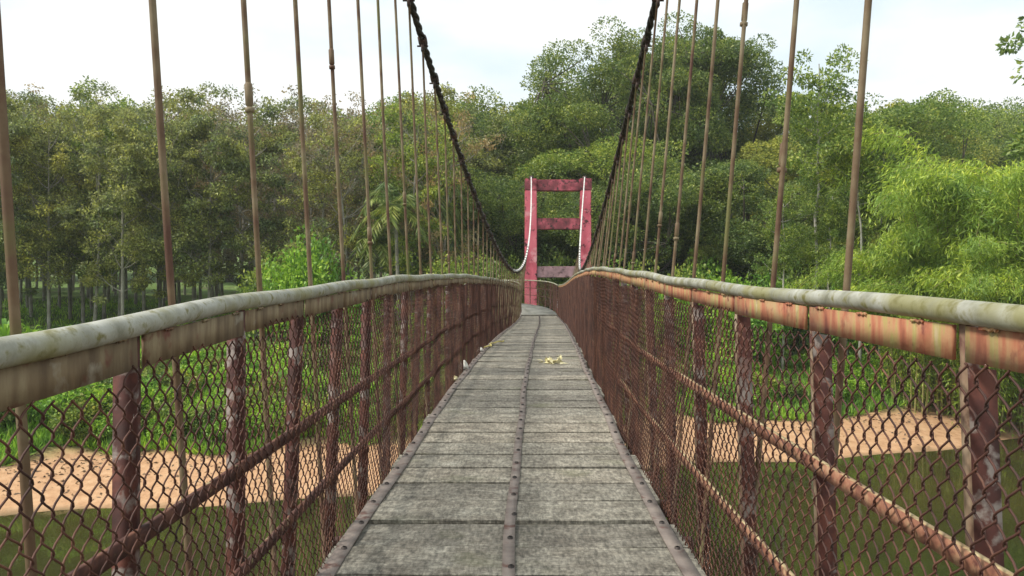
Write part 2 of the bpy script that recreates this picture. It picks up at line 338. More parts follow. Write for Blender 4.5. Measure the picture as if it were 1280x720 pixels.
# ------------------------------------------------------------------ the bridge's line
def smooth_fn(pts, ymin, ymax, sig):
    yy = np.linspace(ymin, ymax, 2400); px, pv = zip(*pts)
    v = np.interp(yy, px, pv)
    k = np.arange(-300, 301) * (yy[1] - yy[0]); g = np.exp(-0.5 * (k / sig) ** 2); g /= g.sum()
    lo = (pv[1] - pv[0]) / (px[1] - px[0]); hi = (pv[-1] - pv[-2]) / (px[-1] - px[-2]); st = yy[1] - yy[0]
    vv = np.concatenate([v[0] + lo * st * np.arange(-300, 0), v, v[-1] + hi * st * np.arange(1, 301)])
    sm = np.convolve(vv, g, 'valid')
    return lambda q: np.interp(q, yy, sm)
CX = smooth_fn([(-4, -0.045), (0, -0.03), (3, -0.012), (4.5, 0.014), (7.1, 0.095), (10.1, 0.21), (15.2, 0.44), (19, 0.62), (21, 0.72), (26, 0.90), (31, 1.05), (33, 1.05)], -4, 33, 0.6)
CZ = smooth_fn([(-4, -1.16), (0, -1.13), (3, -1.09), (4.5, -1.068), (7.1, -1.0), (10.1, -0.93), (15.2, -0.915), (20, -0.97), (26, -1.05), (31, -1.09), (33, -1.09)], -4, 33, 0.7)
HL = smooth_fn([(-4, 1.01), (1.2, 1.03), (1.7, 1.06), (2.4, 1.085), (5, 1.135), (8, 1.12), (12, 1.10), (20, 1.12), (31, 1.19), (33, 1.19)], -4, 33, 0.45)
HR = smooth_fn([(-4, 1.085), (1.2, 1.098), (1.7, 1.10), (3, 1.12), (5, 1.17), (8, 1.20), (14, 1.20), (26, 1.19), (31, 1.22), (33, 1.22)], -4, 33, 0.45)
BEND = 31.0                                    # the planks end here and a concrete landing begins
def span_pts(y, off, dz):
    y = np.asarray(y, float)
    return np.stack([CX(y) + off, y, EYE + CZ(y) + dz], -1)
SIDE = np.array([1.0, 0, 0])
BL = Vector((0, 0, EYE - 1.13))
bridge = thing('suspension_bridge', 'narrow suspension footbridge with plank deck, rusty mesh railings and hanger rods', 'bridge', BL)
INV = -BL
def part(mb, name, mat, smooth=False, parent=None):
    return mb.build(name, mat, parent or bridge, smooth, INV if parent is None else (0, 0, 0))

# planks
plank_me = [bevel_box('plank', (1.0, 0.314 + 0.007 * (k % 3 - 1), 0.045), M['plank'], 0.002, 0.0022, k, cuts=6) for k in range(7)]
PITCH = 0.34
ny = int((BEND + 1.5) / PITCH)
for k in range(ny):
    y = -1.5 + PITCH * (k + 0.5) + 0.10
    half_l, half_r = 0.735 + random.uniform(-0.012, 0.012), 0.735 + random.choice([-0.01, -0.02, 0.0, 0.012, 0.02, -0.03, 0.015])
    o = link('plank', plank_me[k % 7], bridge)
    yaw = math.atan2(-(CX(y + .3) - CX(y - .3)), .6) * 0.4 + random.gauss(0, 0.004)
    pit = math.atan2(CZ(y + .3) - CZ(y - .3), .6) + random.gauss(0, 0.004)
    o.rotation_euler = (pit, random.gauss(0, 0.003), yaw)
    o.scale = (half_l + half_r, 1 + random.uniform(-0.008, 0.012), 1)
    o.location = Vector((CX(y) + (half_r - half_l) / 2, y, EYE + CZ(y) - 0.0225 + random.gauss(0, 0.003))) + INV
# steel straps with bolts
bolt_mb = MB(); tube(bolt_mb, [(0, 0, -0.002), (0, 0, 0.006), (0, 0, 0.009)], [0.0125, 0.0125, 0.008], 8, caps=True)
bolt_me = bolt_mb.mesh('bolt', M['bolt'])
ys = np.arange(-1.5, BEND, 0.17)
for off, wd in ((-0.69, 0.062), (0.0, 0.05), (0.685, 0.062)):
    mb = MB(); hw = wd / 2
    wob = 0.006 * np.sin(ys * 1.3 + off * 7) + 0.004 * np.sin(ys * 3.1 + off)
    P = span_pts(ys, off, 0.0065); P[:, 0] += wob
    sweep(mb, P, [(-hw, -0.004), (hw, -0.004), (hw, 0.003), (-hw, 0.003)], SIDE)
    st = part(mb, 'deck_strap', M['strap'])
    for k in range(ny):
        y = -1.5 + PITCH * (k + 0.5) + 0.10 + (0.11 if abs(off) > 0.1 else -0.10)
        b = link('bolt', bolt_me, st); b.location = Vector((CX(y) + off + random.gauss(0, 0.004), y, EYE + CZ(y) + 0.0105))
# stringers and cross beams under the planks
for off in (-0.62, 0.0, 0.62):
    mb = MB(); sweep(mb, span_pts(np.arange(-1.5, BEND, 0.5), off, -0.115), [(-0.03, -0.06), (0.03, -0.06), (0.03, 0.06), (-0.03, 0.06)], SIDE)
    part(mb, 'stringer', M['steel'])
STEP = 0.65
beam_me = bevel_box('cross_beam', (1.80, 0.06, 0.09), M['steel'], 0.004)
HY = 1.42 + STEP * np.arange(-4, 47)
for y in HY:
    o = link('cross_beam', beam_me, bridge); o.location = Vector((CX(y), y, EYE + CZ(y) - 0.225)) + INV

# railings
def L_profile(a, b, th):   # angle iron corner at the origin, leg a along u, leg b along -v
    return [(0, 0), (a, 0), (a, -th), (th, -th), (th, -b), (0, -b)]
def wall_noise(s, z, sd):
    return 0.010 * np.sin(s * 2.1 + sd) * np.sin(z * 3 + s * 0.6) + 0.006 * np.sin(s * 5.3 + 2 * sd) + 0.004 * np.sin(z * 9 + s * 3.0)

def chain_link(mb, base_fn, top_fn, pos_fn, s0, s1, sd):
    """pos_fn(s) -> (x,y) of the wire plane, nrm_fn side vector; vertical zigzag wires, each hooked into the next"""
    wd, hp = 0.029, 0.032
    nk = int((s1 - s0) / wd)
    for k in range(nk):
        s = s0 + wd * (k + 0.5)
        p0, ax, nr = pos_fn(s)
        zb, zt = base_fn(s), top_fn(s)
        dist = math.hypot(p0[0], p0[1])
        n = int((zt - zb) / hp)
        sub = 4 if dist < 5 else (2 if dist < 9 else 1)
        tj = np.arange(n * sub + 1) / sub; j = np.floor(tj).astype(int); fr = tj - j
        side = np.where((j + k) % 2 == 0, 1.0, -1.0)
        amp = wd * 0.5 * 1.26 + 0.0014 * np.sin(tj * 1.7 + k * 2.3)
        u = side * amp * (0.5 * np.cos(fr * math.pi) + 0.5 * (1 - 2 * fr))
        zz = zb + tj * hp + 0.003 * np.sin(k * 0.8 + tj * 0.6) + 0.006 * math.sin(k * 0.21) + 0.003 * math.sin(k * 0.53)
        dd = side * 0.0042 * np.sin(fr * math.pi)
        q = wall_noise(s + u, zz, sd)
        P = p0[None, :] + u[:, None] * ax[None] + (dd + q)[:, None] * nr[None]
        P[:, 2] = zz
        r = 0.0021 if dist < 9 else 0.0022
        t = np.gradient(P, axis=0); t /= np.linalg.norm(t, axis=1)[:, None]
        s1v = np.cross(t, nr); s1v /= np.linalg.norm(s1v, axis=1)[:, None] + 1e-9; s2v = np.cross(s1v, t)
        kk = 5 if dist < 3.5 else (4 if dist < 9 else 3); c = circ(r, kk)
        V = P[:, None] + c[None, :, 0, None] * s1v[:, None] + c[None, :, 1, None] * s2v[:, None]
        nn = len(P); i = np.arange(nn - 1)[:, None] * kk; jj = np.arange(kk)[None]; j2 = (jj + 1) % kk
        mb.add(V, np.stack([i + jj, i + j2, i + kk + j2, i + kk + jj], -1).reshape(-1, 4))

X0 = -0.9
def worn(o, mat, test):
    o.data.materials.append(mat)
    for p in o.data.polygons:
        if test(p.normal): p.material_index = 1
for sgn, HT, ph in ((-1, HL, 1.68), (1, HR, 1.32)):
    ys = np.arange(X0, BEND + 0.02, 0.16)
    top = lambda y: HT(y)
    # pipe handrail
    mb = MB()
    P = span_pts(ys, sgn * 0.77, 0); P[:, 2] += HT(ys) - (0.024 if sgn < 0 else 0.027)
    P[:, 2] += 0.004 * np.sin(ys * 4.1 + sgn); P[:, 0] += 0.004 * np.sin(ys * 2.7 + sgn * 2)
    sweep(mb, P, circ(0.0245 if sgn < 0 else 0.0205, 14), SIDE)
    rail = part(mb, 'handrail', M['pipe'], smooth=True)
    rail['label'] = 'weathered pipe handrail, mossy and pale' if sgn < 0 else 'weathered pipe handrail, greyish beige'
    posts = ph + (STEP if sgn < 0 else 0.69) * np.arange(-4, 48)
    posts = posts[(posts > X0) & (posts < BEND)]
    # flat band pieces between the posts, welded under the pipe
    for a, b in zip(posts[:-1], posts[1:]):
        yy = np.linspace(a + 0.028, b - 0.006, 4)
        P = span_pts(yy, sgn * 0.768, 0); P[:, 2] += HT(yy) - 0.0495
        h = (0.066 if sgn < 0 else 0.057) + random.uniform(-0.004, 0.004); tl = random.uniform(-0.003, 0.003)
        P[:, 0] += tl
        mb = MB(); sweep(mb, P, [(-0.004, -h), (0.004, -h), (0.004, 0), (-0.004, 0)], SIDE)
        mb.build('rail_band', M['band_brown' if sgn < 0 else 'band_rust'], rail)
        if a < 14:                                   # rough weld beads under the pipe
            mb = MB()
            for q in np.linspace(a + 0.12, b - 0.1, 3):
                w2 = np.linspace(q, q + 0.045, 6); Q = span_pts(w2, sgn * 0.7625, 0); Q[:, 2] += HT(w2) - 0.0495 + 0.002 * np.sin(w2 * 400)
                tube(mb, Q, 0.0035, 5, caps=True)
            tag(mb.build('weld_bead', M['band_brown' if sgn < 0 else 'band_rust'], rail, smooth=True), kind='stuff')
    # angle iron posts: a leg facing the walkway and a leg pointing outwards
    for y in posts:
        zt = EYE + CZ(y) + HT(y) - 0.040; zb = EYE + CZ(y) - 0.27
        x = CX(y) + sgn * 0.7705
        lean = sgn * (0.02 + random.uniform(-0.018, 0.03)); ly = random.uniform(-0.02, 0.02); tw = random.uniform(-0.12, 0.12)
        mb = MB(); th, a, b = 0.005, 0.046, 0.030
        neck = zt - 0.078
        prof = np.array([(0, 0), (a, 0), (a, th), (th, th), (th, b), (0, b)]) * np.array([sgn, 1])
        nprof = np.array([(0, 0), (a * .42, 0), (a * .42, th), (th, th), (th, b * .8), (0, b * .8)]) * np.array([sgn, 1])
        c, s = math.cos(tw), math.sin(tw); R = np.array([[c, s], [-s, c]])
        V = []
        for z, pr in ((zb, prof), (neck - 0.004, prof), (neck, nprof), (zt, nprof)):
            f = (zt - z) / (zt - zb); q = pr @ R
            V.append(np.column_stack([x + q[:, 0] + lean * f, y + q[:, 1] + ly * f, np.full(6, z)]))
        V = np.concatenate(V); k = 6
        F = [[i * k + j, i * k + (j + 1) % k, (i + 1) * k + (j + 1) % k, (i + 1) * k + j] for i in range(3) for j in range(k)]
        mb.add(V, F); mb.F.append(np.array([[18, 19, 20, 21], [18, 21, 22, 23]])); mb.F.append(np.array([[3, 2, 1, 0], [5, 4, 3, 0]]))
        o = mb.build('fence_post', M['post'], rail)
        worn(o, M['post_flange'], lambda n: n.x * sgn < -0.8)
    # two angle iron rails behind the mesh
    for hh in ((0.60, 0.30) if sgn < 0 else (0.69, 0.34)):
        yy = np.arange(X0, BEND, 0.2)
        P = span_pts(yy, sgn * 0.7585, hh); P[:, 2] += 0.003 * np.sin(yy * 1.9 + hh * 20)
        mb = MB(); pr = np.array(L_profile(0.012, 0.036, 0.004)) * np.array([sgn, 1])
        sweep(mb, P, pr, SIDE)
        o = mb.build('mid_rail', M['midrail' if sgn < 0 else 'midrail_rust_lit'], rail)
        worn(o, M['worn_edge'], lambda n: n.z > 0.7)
    # chain link mesh on the walkway side
    mb = MB()
    nr = np.array([-sgn * 1.0, 0, 0]); ax = np.array([0, 1.0, 0])
    def pos(s): return np.array([CX(s) + sgn * 0.742, s, 0.0]), ax, nr
    chain_link(mb, lambda s: EYE + CZ(s) - 0.035, lambda s: EYE + CZ(s) + HT(s) - 0.095, pos, X0, BEND, sgn)
    tag(mb.build('wire_mesh', M['wire'], rail, smooth=True), kind='stuff')

# main cables with hanger rods
def cab_h(y): y = np.asarray(y, float); return 0.45 + np.where(y < 20.5, 0.01027, 0.01175) * (y - 20.5) ** 2
def cab_half(y): y = np.asarray(y, float); return 0.87 + np.where(y < 20.5, 0.000833, 0.001157) * (y - 20.5) ** 2
CA = smooth_fn([(-4, -0.1), (0, -0.03), (6.86, 0.175), (20.5, 0.902), (42, 2.415), (44, 2.55)], -4, 44, 1.2)
TOWER_Y = 42.0
for sgn in (-1, 1):
    ya = np.arange(-2.5, TOWER_Y, 0.05)
    cen = np.stack([CA(ya) + sgn * cab_half(ya), ya, EYE + cab_h(ya)], -1)
    yb = np.linspace(TOWER_Y, 62, 120)[1:]
    f = (yb - TOWER_Y) / 20
    e = cen[-1]
    back = np.stack([e[0] + f * 0.9, yb, e[2] + (2.4 - e[2]) * f - 1.2 * f * (1 - f)], -1)
    cen = np.concatenate([cen, back])
    d = np.concatenate([[0], np.cumsum(np.linalg.norm(np.diff(cen, axis=0), axis=1))])
    t = np.gradient(cen, axis=0); t /= np.linalg.norm(t, axis=1)[:, None]
    s1 = np.cross(t, [0, 0, 1.0]); s1 /= np.linalg.norm(s1, axis=1)[:, None]; s2 = np.cross(s1, t)
    mb = MB()
    for q in range(3):
        a = d / 0.42 * 2 * math.pi + q * 2 * math.pi / 3
        sweep(mb, cen + 0.0165 * (np.cos(a)[:, None] * s1 + np.sin(a)[:, None] * s2), circ(0.0175, 6), SIDE)
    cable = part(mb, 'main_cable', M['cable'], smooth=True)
    for i, y in enumerate(HY):
        if y > BEND - 0.4: continue
        if sgn > 0 and 0.3 < y < 2.0: continue
        yt = y + 0.0
        tp = np.array([CA(yt) + sgn * cab_half(yt), yt, EYE + cab_h(yt) - 0.02])
        bt = np.array([CX(y) + (-0.772 if sgn < 0 else 0.782), y, EYE + CZ(y) - 0.30])
        ln = np.linalg.norm(tp - bt); ff = random.uniform(0.38, 0.66)
        rr = 0.0095
        bow = random.uniform(-0.012, 0.012)
        mb = MB()
        us = np.linspace(0, 1, 9)
        P = tp + (bt - tp) * us[:, None]; P[:, 0] += bow * np.sin(us * math.pi); P[:, 1] += random.uniform(-.01, .01) * np.sin(us * math.pi)
        tube(mb, P, rr, 8, caps=True)
        if ln > 1.4 and (i * 7 + sgn) % 3:                                  # sleeve with a nut where two rods join
            for q, r2 in ((0, 0.0135),):
                a0 = tp + (bt - tp) * ff; a0[0] += bow * math.sin(ff * math.pi); dirv = (bt - tp) / ln
                tube(mb, [a0, a0 + dirv * 0.005, a0 + dirv * 0.075, a0 + dirv * 0.08], [rr, r2, r2, rr], 8)
                tube(mb, [a0 + dirv * 0.083, a0 + dirv * 0.085, a0 + dirv * 0.10, a0 + dirv * 0.102], [rr, 0.0165, 0.0165, rr], 6)
        # nut and plate under the cross beam
        tube(mb, [bt + [0, 0, 0.01], bt + [0, 0, 0.011], bt + [0, 0, 0.03], bt + [0, 0, 0.031]], [rr, 0.02, 0.02, rr], 6)
        mb.build('hanger_rod', M['rod'], cable, smooth=True)
        mb = MB()
        tt_ = np.array([0, 1.0, float(2 * (0.01027 if y < 20.5 else 0.01175) * (y - 20.5))]); tt_ /= np.linalg.norm(tt_)
        c0 = tp + [0, 0, 0.02]
        tube(mb, [c0 - tt_ * 0.055, c0 - tt_ * 0.05, c0 + tt_ * 0.05, c0 + tt_ * 0.055], [0.03, 0.042, 0.042, 0.03], 8, caps=True)
        v, f = box_verts(c0[0] - 0.012, c0[0] + 0.012, c0[1] - 0.03, c0[1] + 0.03, c0[2] - 0.10, c0[2] - 0.03); mb.add(v, f)
        tube(mb, [c0 + [-0.05, 0, -0.05], c0 + [0.05, 0, -0.05]], 0.008, 6, caps=True)
        mb.build('cable_clamp', M['clamp'], cable)

# ------------------------------------------------------------------ concrete landing that bends left past the planks
ramp_c = [(1.05, 31.0, -1.09), (1.06, 32.0, -1.05), (1.02, 33.2, -0.97), (0.88, 34.6, -0.88), (0.55, 36.0, -0.80), (0.02, 37.3, -0.74), (-0.70, 38.4, -0.70), (-1.7, 39.3, -0.68), (-3.2, 40.1, -0.68)]
def dense(pts, n):
    pts = np.array(pts, float); d = np.concatenate([[0], np.cumsum(np.linalg.norm(np.diff(pts, axis=0), axis=1))])
    q = np.linspace(0, d[-1], n); P = np.stack([np.interp(q, d, pts[:, k]) for k in range(3)], 1)
    for _ in range(12): P[1:-1] = 0.25 * P[:-2] + 0.5 * P[1:-1] + 0.25 * P[2:]
    return P
RC = dense(ramp_c, 80); RC[:, 2] += EYE
rt = np.gradient(RC, axis=0); rt[:, 2] = 0; rt /= np.linalg.norm(rt, axis=1)[:, None]
RS = np.stack([rt[:, 1], -rt[:, 0], 0 * rt[:, 0]], 1)         # right-hand side
landing = thing('landing_ramp', 'grey concrete landing ramp curving left where the planks end', 'ramp', (1.05, 31.0, EYE - 1.3))
LINV = -Vector((1.05, 31.0, EYE - 1.3))
mb = MB(); sweep(mb, RC + [0, 0.004, 0], [(-0.74, -0.16), (0.74, -0.16), (0.74, 0.0), (-0.74, 0.0)], RS)
mb.build('slab', M['concrete'], landing, loc=LINV)
for q in (6, 40, 70):
    p = RC[q]; gz = float(ground_z(p[0], p[1])) - 0.5
    v, f = box_verts(p[0] - 0.6, p[0] + 0.6, p[1] - 0.22, p[1] + 0.22, gz, p[2] - 0.163); mb = MB(); mb.add(v, f)
    mb.build('pier', M['concrete'], landing, loc=LINV)
sill_me = bevel_box('threshold_board', (1.44, 0.16, 0.05), M['plank'], 0.004)
o = link('threshold_board', sill_me, landing); o.location = Vector((1.05, 31.14, EYE - 1.06)) + LINV; o.rotation_euler = (0, 0, 0.03)
for sgn in (-1, 1):
    mb = MB(); P = RC + RS * (sgn * 0.72) + [0, 0, 1.0]; P[:, 2] += np.linspace(0.2, 0.04, len(P))
    if sgn < 0: P = P[:52]
    sweep(mb, P, circ(0.024, 8), RS[:len(P)])
    hr = mb.build('handrail', M['pipe'], landing, True, LINV)
    for q in range(2, len(P), 7):
        mb = MB(); tube(mb, [P[q], P[q] - [0, 0, 1.15]], 0.022, 6, caps=True); mb.build('fence_post', M['post'], hr)
    for dz in (0.35, 0.68):
        mb = MB(); sweep(mb, P - [0, 0, dz], circ(0.013, 5), RS[:len(P)]); mb.build('mid_rail', M['midrail'], hr)
    dd = np.concatenate([[0], np.cumsum(np.linalg.norm(np.diff(P, axis=0), axis=1))])
    def pos(s, P=P, dd=dd, sgn=sgn):
        p = np.array([np.interp(s, dd, P[:, 0]), np.interp(s, dd, P[:, 1]), 0])
        i = min(int(np.searchsorted(dd, s)), len(P) - 1); return p - RS[i] * sgn * 0.03, rt[i], -RS[i] * sgn
    mb = MB(); chain_link(mb, lambda s: np.interp(s, dd, P[:, 2]) - 1.08, lambda s: np.interp(s, dd, P[:, 2]) - 0.02, pos, 0.02, dd[-1], 3)
    tag(mb.build('wire_mesh', M['wire'], hr, smooth=True), kind='stuff')

# ------------------------------------------------------------------ the far tower
tw_x0, tw_x1 = 0.985, 3.85
gz = float(ground_z(2.4, TOWER_Y)) - 0.6
tower = thing('bridge_tower', 'pink painted concrete bridge tower with two columns and three crossbeams', 'tower', (2.4, TOWER_Y, gz + 0.6))
TI = -Vector((2.4, TOWER_Y, gz + 0.6))
ztop = EYE + 5.72
def block(name, x0, x1, y0, y1, z0, z1, mat, taper=0.0, bev=0.03):
    bm = bmesh.new(); bmesh.ops.create_cube(bm, size=1)
    for v in bm.verts:
        fx = 1 + (taper if v.co.z < 0 else 0)
        v.co = Vector(((x0 + x1) / 2 + v.co.x * (x1 - x0) * fx, (y0 + y1) / 2 + v.co.y * (y1 - y0), z0 + (v.co.z + 0.5) * (z1 - z0)))
    bmesh.ops.bevel(bm, geom=list(bm.edges), offset=bev, segments=2, affect='EDGES')
    me = bpy.data.meshes.new(name); bm.to_mesh(me); bm.free(); me.materials.append(mat)
    return link(name, me, tower, TI)
cw = 0.31
block('column', tw_x0 - cw, tw_x0 + cw, TOWER_Y - 0.3, TOWER_Y + 0.3, gz, ztop - 0.62, M['pink'], 0.05)
block('column', tw_x1 - cw * .9, tw_x1 + cw * .9, TOWER_Y - 0.3, TOWER_Y + 0.3, gz, ztop - 0.62, M['pink'], 0.05)
for x in (tw_x0, tw_x1):
    c = block('column_head', x - cw * 1.02, x + cw * 1.02, TOWER_Y - 0.31, TOWER_Y + 0.31, ztop - 0.617, ztop, M['maroon'])
    sb = MB()
    cx_ = float(CA(TOWER_Y)) + (-1 if x == tw_x0 else 1) * float(cab_half(TOWER_Y))
    v, f = box_verts(cx_ - 0.1, cx_ + 0.1, TOWER_Y - 0.2, TOWER_Y + 0.2, ztop + 0.002, EYE + float(cab_h(TOWER_Y)) - 0.028); sb.add(v, f)
    sb.build('cable_saddle', M['clamp'], c)
bx0, bx1 = tw_x0 + cw + 0.003, tw_x1 - cw * .9 - 0.003
def beam(y0, y1, mat):
    block('crossbeam', bx0, bx1, TOWER_Y - 0.22, TOWER_Y + 0.22, EYE + (360 - y1) * 0.042, EYE + (360 - y0) * 0.042, mat)
beam(225, 239, M['maroon']); beam(273, 287, M['maroon']); beam(333, 347, M['greybeam'])

# ------------------------------------------------------------------ vegetation builders
def unit(v): return v / (np.linalg.norm(v, axis=-1, keepdims=True) + 1e-9)
def leaf_cloud(mb, P, D, L, W, rng):
    n = len(P); D = unit(D); r = unit(rng.normal(size=(n, 3)))
    S = unit(np.cross(D, r)); U = np.cross(S, D)
    L = L * rng.uniform(0.65, 1.3, (n, 1)); W = W * rng.uniform(0.7, 1.25, (n, 1))
    mid = P + D * L * 0.45
    V = np.stack([P, mid + S * W * .5 + U * W * .12, P + D * L, mid - S * W * .5 + U * W * .12], 1)
    i = np.arange(n)[:, None] * 4
    mb.add(V.reshape(-1, 3), i + np.array([[0, 1, 2, 3]]))
def bez(a, b, c, n):
    t = np.linspace(0, 1, n)[:, None]
    return (1 - t) ** 2 * a + 2 * t * (1 - t) * b + t * t * c
def clump_leaves(mb, C, R, n, L, W, rng, flat=0.75, up=0.25, shell=0.5):
    d = unit(rng.normal(size=(n, 3))); rad = R * (shell + (1 - shell) * rng.random((n, 1))) ** 0.6
    P = C + d * rad * np.array([1, 1, flat])
    D = d * 0.7 + rng.normal(size=(n, 3)) * 0.6 + np.array([0, 0, up - 0.3])
    leaf_cloud(mb, P, D, L, W, rng)

TOP = {}
def tree_root(name): return link(name, None)
def finish(root, tr, cr, bark, leaf, crown='crown'):
    tr.build('trunk', bark, root, smooth=True); o = cr.build(crown, leaf, root)
    TOP[root.name] = float(np.quantile(np.concatenate(cr.V)[:, 2], 0.997))
    return root

def broad_tree(seed, H, R, z0=0.22, nclump=190, nleaf=265, leaf='leaf_dark', L=0.185, W=0.11, bark='bark_dark', lump=0.26, name='broadleaf_tree'):
    rng = np.random.default_rng(seed); root = tree_root(name); tr, cr = MB(), MB()
    lean = rng.normal(0, 0.03, 2) * H
    top = np.array([lean[0], lean[1], H * 0.72])
    T = bez(np.zeros(3), np.array([lean[0] * .2, lean[1] * .6, H * .4]), top, 9); T[0, 2] = -0.4
    tube(tr, T, np.linspace(H * 0.022, H * 0.006, 9), 8)
    zc, rz = H * (1 + z0) / 2, H * (1 - z0) / 2
    nl = 11; ends = []
    for k in range(nl):
        a = k * 2.4 + rng.uniform(-.4, .4); f = 0.35 + 0.6 * k / nl
        p = T[min(8, int(f * 8))]; rr = R * rng.uniform(0.55, 0.8)
        e = np.array([math.cos(a) * rr, math.sin(a) * rr, zc + rz * rng.uniform(-0.45, 0.55)])
        B = bez(p, p * .4 + e * .6 + [0, 0, -0.08 * H], e, 6); tube(tr, B, np.linspace(H * .009, H * .003, 6), 5); ends.append(e)
    ends.append(top)
    for e in ends: clump_leaves(cr, e, R * lump * .7, int(nleaf * 1.2), L, W, rng, flat=0.75)
    ends = np.array(ends)
    # main lobes, each made of clumps: gives an uneven outline with gaps
    lobes = []
    for k in range(13):
        d = unit(rng.normal(size=3)); d[2] = d[2] * 0.9 + 0.12
        lobes.append((np.array([d[0] * R * .62, d[1] * R * .62, zc + d[2] * rz * .66]), R * rng.uniform(0.30, 0.50)))
    for k in range(nclump):
        c, lr = lobes[k % len(lobes)]
        d = unit(rng.normal(size=3)); d[2] = abs(d[2]) * 0.9 - 0.25
        p = c + d * lr * (rng.uniform(0.70, 1.08) if k % 9 else rng.uniform(1.05, 1.45))
        if p[2] < H * z0: p[2] = H * z0 + rng.random() * 0.6
        cr_r = R * lump * rng.uniform(0.38, 0.85)
        i = np.argmin(np.linalg.norm(ends - p, axis=1))
        if k % 2 == 0: tube(tr, bez(ends[i], (ends[i] + p) / 2 + rng.normal(0, .2, 3), p, 4), np.linspace(H * .003, H * .0012, 4), 3)
        clump_leaves(cr, p, cr_r, int(nleaf * (cr_r / (R * lump * .6)) ** 1.6) + 20, L, W, rng, flat=0.7)
    return finish(root, tr, cr, M[bark], M[leaf])

def rubber_tree(seed, H=15, R=2.6, leaf='leaf_rubber', dens=1.0, z0=0.22, name='plantation_tree'):
    rng = np.random.default_rng(seed); root = tree_root(name); tr, cr = MB(), MB()
    lean = rng.normal(0, 0.035, 2) * H
    top = np.array([lean[0], lean[1], H * 0.93])
    T = bez(np.zeros(3), np.array([-lean[0] * .3, lean[1] * .4, H * .5]), top, 11); T[0, 2] = -0.4
    tube(tr, T, np.linspace(0.13, 0.02, 11), 7)
    clump_leaves(cr, top, 0.9, int(160 * dens) + 40, 0.20, 0.10, rng, flat=1.0, shell=.1)
    for k in range(20):
        f = z0 + (0.95 - z0) * (k + rng.random()) / 20
        p = T[int(f * 10)]; a = rng.uniform(0, 6.28); ln = R * (1.15 - 0.75 * abs(f - 0.55) * 1.4) * rng.uniform(0.6, 1.15)
        e = p + np.array([math.cos(a) * ln, math.sin(a) * ln, ln * rng.uniform(0.5, 1.5)]); e[2] = min(e[2], H * 1.0)
        B = bez(p, p + (e - p) * np.array([.65, .65, .3]), e, 6); tube(tr, B, np.linspace(0.045, 0.012, 6), 4)
        for q in range(7):
            b0 = B[rng.integers(2, 6)]; d = unit(rng.normal(size=3) + np.array([math.cos(a), math.sin(a), 0.7]))
            e2 = b0 + d * rng.uniform(0.5, 1.5)
            tube(tr, np.array([b0, (b0 + e2) / 2 + rng.normal(0, .08, 3), e2]), [0.014, 0.010, 0.006], 3)
            if rng.random() < 0.55 + 0.45 * dens:
                clump_leaves(cr, e2, rng.uniform(0.4, 0.8), int(rng.uniform(95, 175) * dens) + 6, 0.20, 0.10, rng, flat=0.6, up=-0.1, shell=0.1)
    return finish(root, tr, cr, M['bark_grey'], M[leaf])

def slender_tree(seed, H=18, R=2.4, z0=0.62, leaf='leaf_mid', name='slender_tree', nk=16):
    rng = np.random.default_rng(seed); root = tree_root(name); tr, cr = MB(), MB()
    lean = rng.normal(0, 0.02, 2) * H
    top = np.array([lean[0], lean[1], H * .95])
    T = bez(np.zeros(3), np.array([-lean[0], lean[1], H * .5]), top, 13); T[1:-1, :2] += rng.normal(0, 0.06, (11, 2)); T[0, 2] = -0.4
    tube(tr, T, np.linspace(0.15, 0.03, 13), 7)
    for k in range(nk):
        f = z0 + (0.97 - z0) * (k + .5) / nk; p = T[int(f * 12)]; a = k * 2.4; ln = R * rng.uniform(.5, 1.1)
        e = p + np.array([math.cos(a) * ln, math.sin(a) * ln, ln * rng.uniform(.2, .9)])
        B = bez(p, (p + e) / 2 + [0, 0, -.2], e, 5); tube(tr, B, np.linspace(.04, .01, 5), 4)
        for q in range(6):
            c = B[rng.integers(2, 5)] + rng.normal(0, .45, 3)
            clump_leaves(cr, c, rng.uniform(.35, .75), 110, 0.20, 0.11, rng, flat=.7)
    return finish(root, tr, cr, M['bark_white'], M[leaf])

def bamboo(seed, H=9.5, n=34, spread=4.2):
    rng = np.random.default_rng(seed); root = tree_root('bamboo_clump'); tr, cr = MB(), MB()
    for k in range(n):
        a = rng.uniform(0, 6.28); b = np.array([math.cos(a), math.sin(a), 0]); r0 = rng.uniform(0.1, 0.9)
        h = H * rng.uniform(0.55, 1.1); sp = spread * rng.uniform(0.25, 1.15)
        p0 = b * r0 + [0, 0, -.3]; p2 = b * (r0 + sp) + [0, 0, h * rng.uniform(0.62, 0.97)]; p1 = b * (r0 + sp * .22) + [0, 0, h * 1.12]
        B = bez(p0, p1, p2, 14); tube(tr, B, np.linspace(0.045, 0.008, 14), 5)
        m = 1500; ti = rng.beta(2.0, 1.15, m) * 12.8; i = ti.astype(int); fr = (ti - i)[:, None]
        c = B[i] * (1 - fr) + B[np.minimum(i + 1, 13)] * fr
        sprd = 0.30 + 0.55 * rng.random((m, 1))
        c = c + unit(rng.normal(size=(m, 3))) * sprd * np.array([1, 1, .7]) + [0, 0, -0.15]
        D = rng.normal(size=(m, 3)) * .5 + b * .5 + np.array([0, 0, -0.65])
        leaf_cloud(cr, c, D, 0.26, 0.042, rng)
    tr.build('culms', M['culm'], root, smooth=True); cr.build('foliage', M['leaf_bamboo'], root)
    TOP[root.name] = float(np.quantile(np.concatenate(cr.V)[:, 2], 0.995))
    return root

